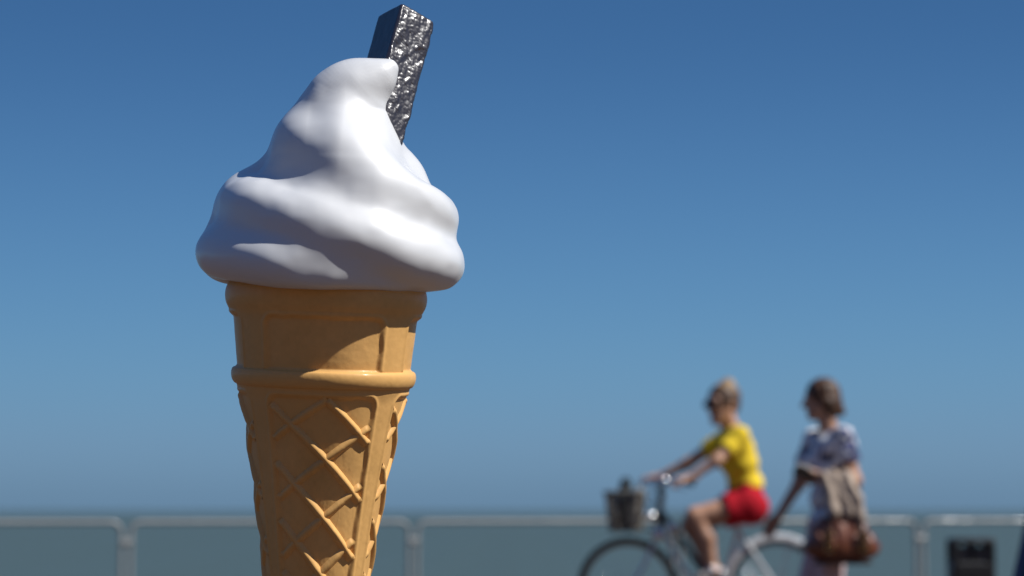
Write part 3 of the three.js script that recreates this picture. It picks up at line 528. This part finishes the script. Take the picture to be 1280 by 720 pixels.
  for (const [h, t, a] of [[heelN, toeN, ankN], [heelF, toeF, ankF]]) {
    const sole = [], d = V().subVectors(t, h); const fz = join([capsule(h.clone().add(V(0.004, -0.03, 0)), 0.024, t.clone().add(V(-0.02, -0.022, 0)), 0.026)], 0.01);
    const sb = boundsOf([h, t], 0.09), sg = surface((x, y, z) => smax(fz(x, y, z), Math.abs((x - h.x) * 0 + (y - mix(h.y, t.y, clamp((x - h.x) / (t.x - h.x))) + 0.032)) - 0.011, 0.006), sb[0], sb[1], 0.006);
    const ringAt = (p, rad, dir) => { const g = new THREE.TorusGeometry(rad, 0.0085, 8, 24); g.applyQuaternion(new THREE.Quaternion().setFromUnitVectors(V(0, 0, 1), dir.clone().normalize())); return g.translate(p.x, p.y, p.z); };
    const s = mesh('sandal', sk(sg), M.sandal_white, r);
    for (const p of [V().lerpVectors(a, h, 0.15).add(V(-0.012, 0, 0.035)), V().lerpVectors(h, t, 0.05).add(V(0.02, 0.006, 0.03))]) mesh('buckle', sk(ball(p, 0.026, 1, 1, 0.6)), M.chrome, s);
    const st = mesh('strap', [ringAt(V().lerpVectors(h, t, 0.62), 0.031, d), ringAt(V().lerpVectors(h, t, 0.85), 0.028, d), ringAt(V().lerpVectors(a, h, 0.3), 0.037, V(0.3, 1, 0))].map((g) => sk(g)), M.sandal_white, s);
  }
}

// ------------------------------------------------------------------ the woman walking by, with bag, jacket and phone
const WD = 14.4, Wp = (px, py, dz = 0) => at(px, py, WD, dz);
{
  const r = thing('person', 'woman walking in blue and white floral top and pale pink trousers', 'person', V(Wp(1032, 650).x, 0, -WD)), sk = (g) => off(g, r);
  const gy = 0.0, G = (px, y, dz) => V(Wp(px, 700).x, y, -WD + dz);
  const hipN = Wp(1036, 662, 0.085), hipF = Wp(1034, 662, -0.085), kneeN = Wp(1034, 738, 0.085), kneeF = Wp(1014, 737, -0.08), ankN = G(1058, 0.1, 0.085), ankF = G(998, 0.08, -0.08), toeN = G(1030, 0.025, 0.1), toeF = G(965, 0.03, -0.09), heelN = G(1066, 0.045, 0.085), heelF = G(1003, 0.035, -0.08);
  const shN = Wp(1049, 549, 0.16), shF = Wp(1022, 550, -0.16), elN = Wp(1062, 601, 0.2), elF = Wp(1006, 602, -0.24), wrN = Wp(1022, 598, 0.22), wrF = Wp(978, 645, -0.22), head = Wp(1025, 500, 0), hd = V(-0.97, -0.07, -0.2);
  const pel = [capsule(Wp(1037, 655, -0.08), 0.098, Wp(1037, 655, 0.08), 0.098), capsule(Wp(1043, 662, -0.065), 0.09, Wp(1043, 662, 0.065), 0.09)];
  const torso = [...pel, capsule(Wp(1034, 622, -0.05), 0.092, Wp(1034, 622, 0.05), 0.092), capsule(Wp(1034, 588, -0.07), 0.095, Wp(1034, 588, 0.07), 0.095), capsule(Wp(1036, 562, -0.09), 0.085, Wp(1036, 562, 0.09), 0.085), capsule(shN, 0.05, shF, 0.05), ...[-1, 1].map((s) => capsule(Wp(1020, 577, s * 0.07), 0.06, Wp(1026, 571, s * 0.07), 0.06))];
  const legs = [...chain(hipN, 0.09, kneeN, 0.055, G(1050, 0.3, 0.085), 0.053, ankN, 0.036), ...chain(hipF, 0.09, kneeF, 0.055, G(1010, 0.28, -0.08), 0.053, ankF, 0.036), ...chain(ankN, 0.036, heelN, 0.032, toeN, 0.024), ...chain(ankF, 0.036, heelF, 0.032, toeF, 0.024)];
  const arms = [...chain(shN, 0.05, elN, 0.041, wrN, 0.026), ...chain(shF, 0.05, elF, 0.04, wrF, 0.026)];
  const f = join([...torso, ...legs, ...arms, capsule(Wp(1036, 540), 0.052, Wp(1031, 520), 0.05)], 0.03);
  const [lo, hi] = boundsOf([hipN, kneeN, kneeF, ankN, ankF, toeN, toeF, heelN, heelF, shN, shF, elN, elF, wrN, wrF, Wp(1060, 640)], 0.12); lo.y = 0.002;
  mesh('body', sk(mergeGeometries([surface((x, y, z) => Math.max(f(x, y, z), 0.004 - y), lo, hi, 0.012, () => SKIN), headAt(head, hd, 1.0), handGeometry(wrN, V(-1, 0.2, 0.05), V(0.05, 0.3, -1), 1, 0.55), handGeometry(wrF, V(-0.55, -0.85, 0), V(0.3, 0, 1), 1, 0.28)])), M.skin, r);
  const infl = (list, e) => list.map((q) => (x, y, z) => q(x, y, z) - e);
  const top0 = join([...infl(torso.slice(2), 0.011), ...infl(chain(shN, 0.056, V().lerpVectors(shN, elN, 0.7), 0.06), 0.014), ...infl(chain(shF, 0.056, V().lerpVectors(shF, elF, 0.7), 0.06), 0.014), ...infl([pel[0]], 0.014)], 0.03);
  const cN = half(V().lerpVectors(shN, elN, 0.58), V().subVectors(elN, shN).normalize()), cF = half(V().lerpVectors(shF, elF, 0.58), V().subVectors(elF, shF).normalize()), aN = capsule(shN, 0.1, elN, 0.1), aF = capsule(shF, 0.1, elF, 0.1), hem = half(Wp(1036, 652), V(0, -1, 0)), nc = Wp(1028, 533), nk = (x, y, z) => 0.075 - Math.hypot(x - nc.x, (y - nc.y) * 0.9, z - nc.z);
  const topF = cloth((x, y, z) => { let d = smax(top0(x, y, z), hem(x, y, z), 0.012); if (aN(x, y, z) < 0.015) d = smax(d, cN(x, y, z), 0.01); if (aF(x, y, z) < 0.015) d = smax(d, cF(x, y, z), 0.01); return smax(d, nk(x, y, z), 0.012); }, 0.012, 14);
  mesh('floral_top', sk(surface(topF, ...boundsOf([Wp(1000, 530, 0.28), Wp(1066, 655, -0.28)], 0.06), 0.009, (x, y, z) => { const a = fbm(x * 17 + 4, y * 17, z * 17, 2), b = fbm(x * 34, y * 34 + 9, z * 34, 2); return a > 0.13 ? (b > -0.02 ? [0.025, 0.03, 0.075] : [0.11, 0.13, 0.3]) : b > 0.24 ? [0.12, 0.14, 0.28] : [0.8, 0.79, 0.78]; })), M.floral, r);
  const tr0 = join([...infl(pel, 0.014), ...infl(chain(hipN, 0.094, kneeN, 0.062, G(1052, 0.24, 0.085), 0.06), 0.014), ...infl(chain(hipF, 0.094, kneeF, 0.062, G(1007, 0.22, -0.08), 0.06), 0.014)], 0.03);
  mesh('trousers', sk(surface(cloth((x, y, z) => smax(smax(tr0(x, y, z), 0.21 - y, 0.01), y - Wp(0, 640).y, 0.01), 0.012, 12), lo, hi, 0.0105)), M.trousers_pink, r);
  const H = frameOf(hd).setPosition(head), inv = H.clone().invert();
  const h0 = join([ellipsoid(V(0, 0.034, -0.022), V(0.088, 0.1, 0.104)), ellipsoid(V(0, -0.03, -0.075), V(0.085, 0.08, 0.055)), capsule(V(-0.07, -0.02, -0.04), 0.03, V(-0.06, -0.075, -0.06), 0.028), capsule(V(0.07, -0.02, -0.04), 0.03, V(0.06, -0.075, -0.06), 0.028), capsule(V(0, -0.05, -0.1), 0.03, V(0, -0.085, -0.125), 0.02)], 0.025), face = ellipsoid(V(0, -0.04, 0.085), V(0.076, 0.1, 0.088));
  const hf = (x, y, z) => { const q = V(x, y, z).applyMatrix4(inv); return smax(h0(q.x, q.y, q.z), -face(q.x, q.y, q.z), 0.02) + 0.005 * fbm(q.x * 40, q.y * 14, q.z * 40, 3); };
  mesh('hair', sk(surface(hf, head.clone().subScalar(0.2), head.clone().addScalar(0.2), 0.006, (x, y, z) => { const t = clamp(0.45 + 1.2 * fbm(x * 50, y * 12, z * 50, 3)); return [mix(0.03, 0.12, t), mix(0.014, 0.052, t), mix(0.008, 0.02, t)]; })), M.hair_brown, r);
  for (const [h, t] of [[heelN, toeN], [heelF, toeF]]) {
    const fz = join([capsule(h, 0.037, t, 0.03)], 0.01), sb = boundsOf([h, t], 0.08); sb[0].y = 0.001;
    mesh('shoe', sk(surface((x, y, z) => smax(smax(fz(x, y, z) - 0.004, 0.003 - y, 0.006), y - 0.075, 0.006), sb[0], sb[1], 0.006)), M.sandal_white, r);
  }
  // leather bag hanging from the crook of the near arm
  const c = Wp(1045, 674, 0.26), bag = thing('handbag', 'slouchy brown leather bag with brass buckles hanging from the woman\'s arm', 'handbag', c);
  const bf0 = (x, y, z) => { const w = 0.2 - 0.10 * clamp((y + 0.05) / 0.2), q = join([ellipsoid(V(0, -0.045, 0), V(0.222, 0.1, 0.1)), ellipsoid(V(-0.01, 0.05, 0), V(0.16, 0.1, 0.075))], 0.06)(x, y, z); return smax(q, -0.128 - y, 0.04); };
  const bagJoin = join([ellipsoid(V(0, -0.045, 0), V(0.222, 0.105, 0.1)), ellipsoid(V(-0.012, 0.05, 0), V(0.165, 0.1, 0.075))], 0.06);
  const bagF = (x, y, z) => { const ang = Math.atan2(x, y + 0.32), fold = Math.sin(ang * 34 + 2.2 * noise3(x * 6, y * 6, 3)) * sstep(-0.12, 0.08, y); return smax(bagJoin(x, y, z), -0.128 - y, 0.04) + 0.006 * fold + 0.006 * fbm(x * 12, y * 12, z * 12, 2); };
  mesh('bag_body', surface(bagF, V(-0.25, -0.15, -0.13), V(0.25, 0.17, 0.13), 0.0075, (x, y, z) => { const t = clamp(0.5 + 0.9 * fbm(x * 9, y * 9, z * 9, 3)); return [mix(0.12, 0.25, t), mix(0.036, 0.078, t), mix(0.016, 0.032, t)]; }), M.bag_leather, bag);
  mesh('bag_base', new RoundedBoxGeometry(0.33, 0.025, 0.13, 3, 0.012).translate(0, -0.13, 0), M.strap_leather, bag);
  const el = V().subVectors(V().lerpVectors(elN, wrN, 0.08), c);
  for (const s of [-1, 1]) mesh('bag_handle', tubeThrough([V(-0.075, 0.05, s * 0.075), V(-0.055, 0.16, s * 0.05), V(el.x - 0.05, el.y - 0.06, el.z + s * 0.02), V(el.x - 0.012, el.y + 0.056, el.z + s * 0.012), V(el.x + 0.04, el.y - 0.05, el.z + s * 0.02), V(0.085, 0.14, s * 0.05), V(0.11, 0.04, s * 0.075)], 0.012, 60, 8), M.strap_leather, bag);
  for (const x of [-0.088, 0.112]) {
    const tab = mesh('buckle_tab', new RoundedBoxGeometry(0.04, 0.14, 0.012, 2, 0.005).rotateZ(x * 0.5).rotateX(-0.08).translate(x, -0.02, 0.098), M.strap_leather, bag);
    mesh('buckle', [0.025, -0.045].flatMap((y) => { const g = (w, h, dx, dy) => new RoundedBoxGeometry(w, h, 0.01, 2, 0.004).translate(x + dx, y + dy, 0.108); return [g(0.05, 0.009, 0, 0.022), g(0.05, 0.009, 0, -0.022), g(0.009, 0.05, -0.022, 0), g(0.009, 0.05, 0.022, 0), g(0.007, 0.05, 0, 0)]; }), M.brass, tab);
  }
  // jacket draped over the forearm
  const jc = Wp(1047, 615, 0.24), jk = thing('jacket', 'beige jacket draped over the walking woman\'s forearm above the bag', 'jacket', jc);
  const L = (px, py, dz) => Wp(px, py, dz).sub(jc);
  const jf0 = join([capsule(L(1030, 598, 0.22), 0.045, L(1054, 600, 0.21), 0.05), capsule(L(1030, 600, 0.25), 0.045, L(1036, 636, 0.29), 0.05), capsule(L(1048, 600, 0.25), 0.05, L(1056, 637, 0.29), 0.045), capsule(L(1036, 640, 0.29), 0.03, L(1052, 642, 0.3), 0.025)], 0.03);
  const jf = (x, y, z) => jf0(x, y, z) + 0.009 * Math.sin(x * 85 + y * 22 + 2 * noise3(x * 12, y * 12, z * 12)) + 0.01 * fbm(x * 16, y * 16, z * 16, 2);
  mesh('cloth', surface(jf, V(-0.17, -0.2, -0.12), V(0.13, 0.15, 0.15), 0.007), M.jacket_beige, jk);
  mesh('sleeve', surface(cloth(join(chain(L(1052, 604, 0.28), 0.032, L(1062, 625, 0.3), 0.034, L(1066, 646, 0.31), 0.03), 0.02), 0.01, 18), V(-0.05, -0.22, 0), V(0.16, 0.13, 0.16), 0.008), M.jacket_beige, jk);
  // phone in the near hand
  const pp = Wp(1001, 592, 0.24), ph = thing('phone', 'dark phone held in the walking woman\'s raised hand', 'phone', pp);
  mesh('phone_body', new RoundedBoxGeometry(0.075, 0.15, 0.012, 3, 0.006).rotateZ(1.25).rotateY(0.25), M.phone, ph);
  mesh('phone_screen', new RoundedBoxGeometry(0.066, 0.135, 0.003, 2, 0.001).translate(0, 0, 0.0065).rotateZ(1.25).rotateY(0.25), M.lens_dark, ph);
}

// ------------------------------------------------------------------ black bin and the dark board at the right
{
  const D = 16, p = at(1213.5, 700, D), b = thing('litter_bin', 'black litter bin with slotted hood standing by the rail', 'bin', V(p.x, 0, -D)), w = 0.285, h = 0.685, d = 0.26;
  mesh('body', [new RoundedBoxGeometry(w, 0.53, d, 4, 0.03).translate(0, 0.27, 0)], M.bin_black, b);
  const hood = mesh('hood', [new RoundedBoxGeometry(w * 0.98, 0.035, d * 0.98, 4, 0.016).translate(0, h - 0.0175, 0), ...[[-1, -1], [1, -1], [-1, 1], [1, 1]].map(([x, z]) => new RoundedBoxGeometry(0.045, 0.15, 0.045, 3, 0.01).translate(x * (w / 2 - 0.025), h - 0.1, z * (d / 2 - 0.025))), new RoundedBoxGeometry(0.035, 0.15, d * 0.9, 3, 0.008).translate(0, h - 0.1, 0)], M.bin_black, b);
  mesh('liner', new RoundedBoxGeometry(w * 0.8, 0.12, d * 0.7, 3, 0.02).translate(0, h - 0.115, 0), M.bin_grey, b);
  mesh('trim_bar', new RoundedBoxGeometry(w * 0.62, 0.014, 0.014, 2, 0.005).translate(0.04, h - 0.02, d / 2 + 0.002), M.bin_grey, b);
  mesh('ridge', [-1, 0, 1].map((k) => new RoundedBoxGeometry(w * 0.86, 0.012, 0.012, 2, 0.004).translate(0, 0.44 - 0.07 * (k + 1), d / 2)), M.bin_black, b);
}
{
  const D = 12.2, p = at(1348, 700, D), b = thing('folding_board', 'dark navy folding sign board leaning at the right edge', 'sign board', V(p.x, 0, -D)), hh = 1.02, lean = 0.3;
  const panel = (s) => new RoundedBoxGeometry(0.03, hh, 0.62, 3, 0.008).translate(0, hh / 2, 0).rotateZ(s * lean).translate(-s * -0.0, 0, 0);
  for (const s of [-1, 1]) {
    const g = new RoundedBoxGeometry(0.03, hh, 0.62, 3, 0.008).translate(0, -hh / 2, 0).rotateZ(s * lean).translate(s * 0.012, hh * Math.cos(lean) + 0.004, 0);
    const q = mesh('board', g, M.board_navy, b);
    mesh('border', [-1, 1].map((k) => new RoundedBoxGeometry(0.036, hh * 0.96, 0.03, 2, 0.006).translate(0, -hh / 2, k * 0.27).rotateZ(s * lean).translate(s * 0.012, hh * Math.cos(lean) + 0.004, 0)), M.board_violet, q);
  }
  mesh('hinge', rod(V(0, hh * Math.cos(lean) + 0.008, -0.3), V(0, hh * Math.cos(lean) + 0.008, 0.3), 0.014), M.darksteel, b);
  b.rotation.y = 0.5;
}

renderer.render(scene, camera);
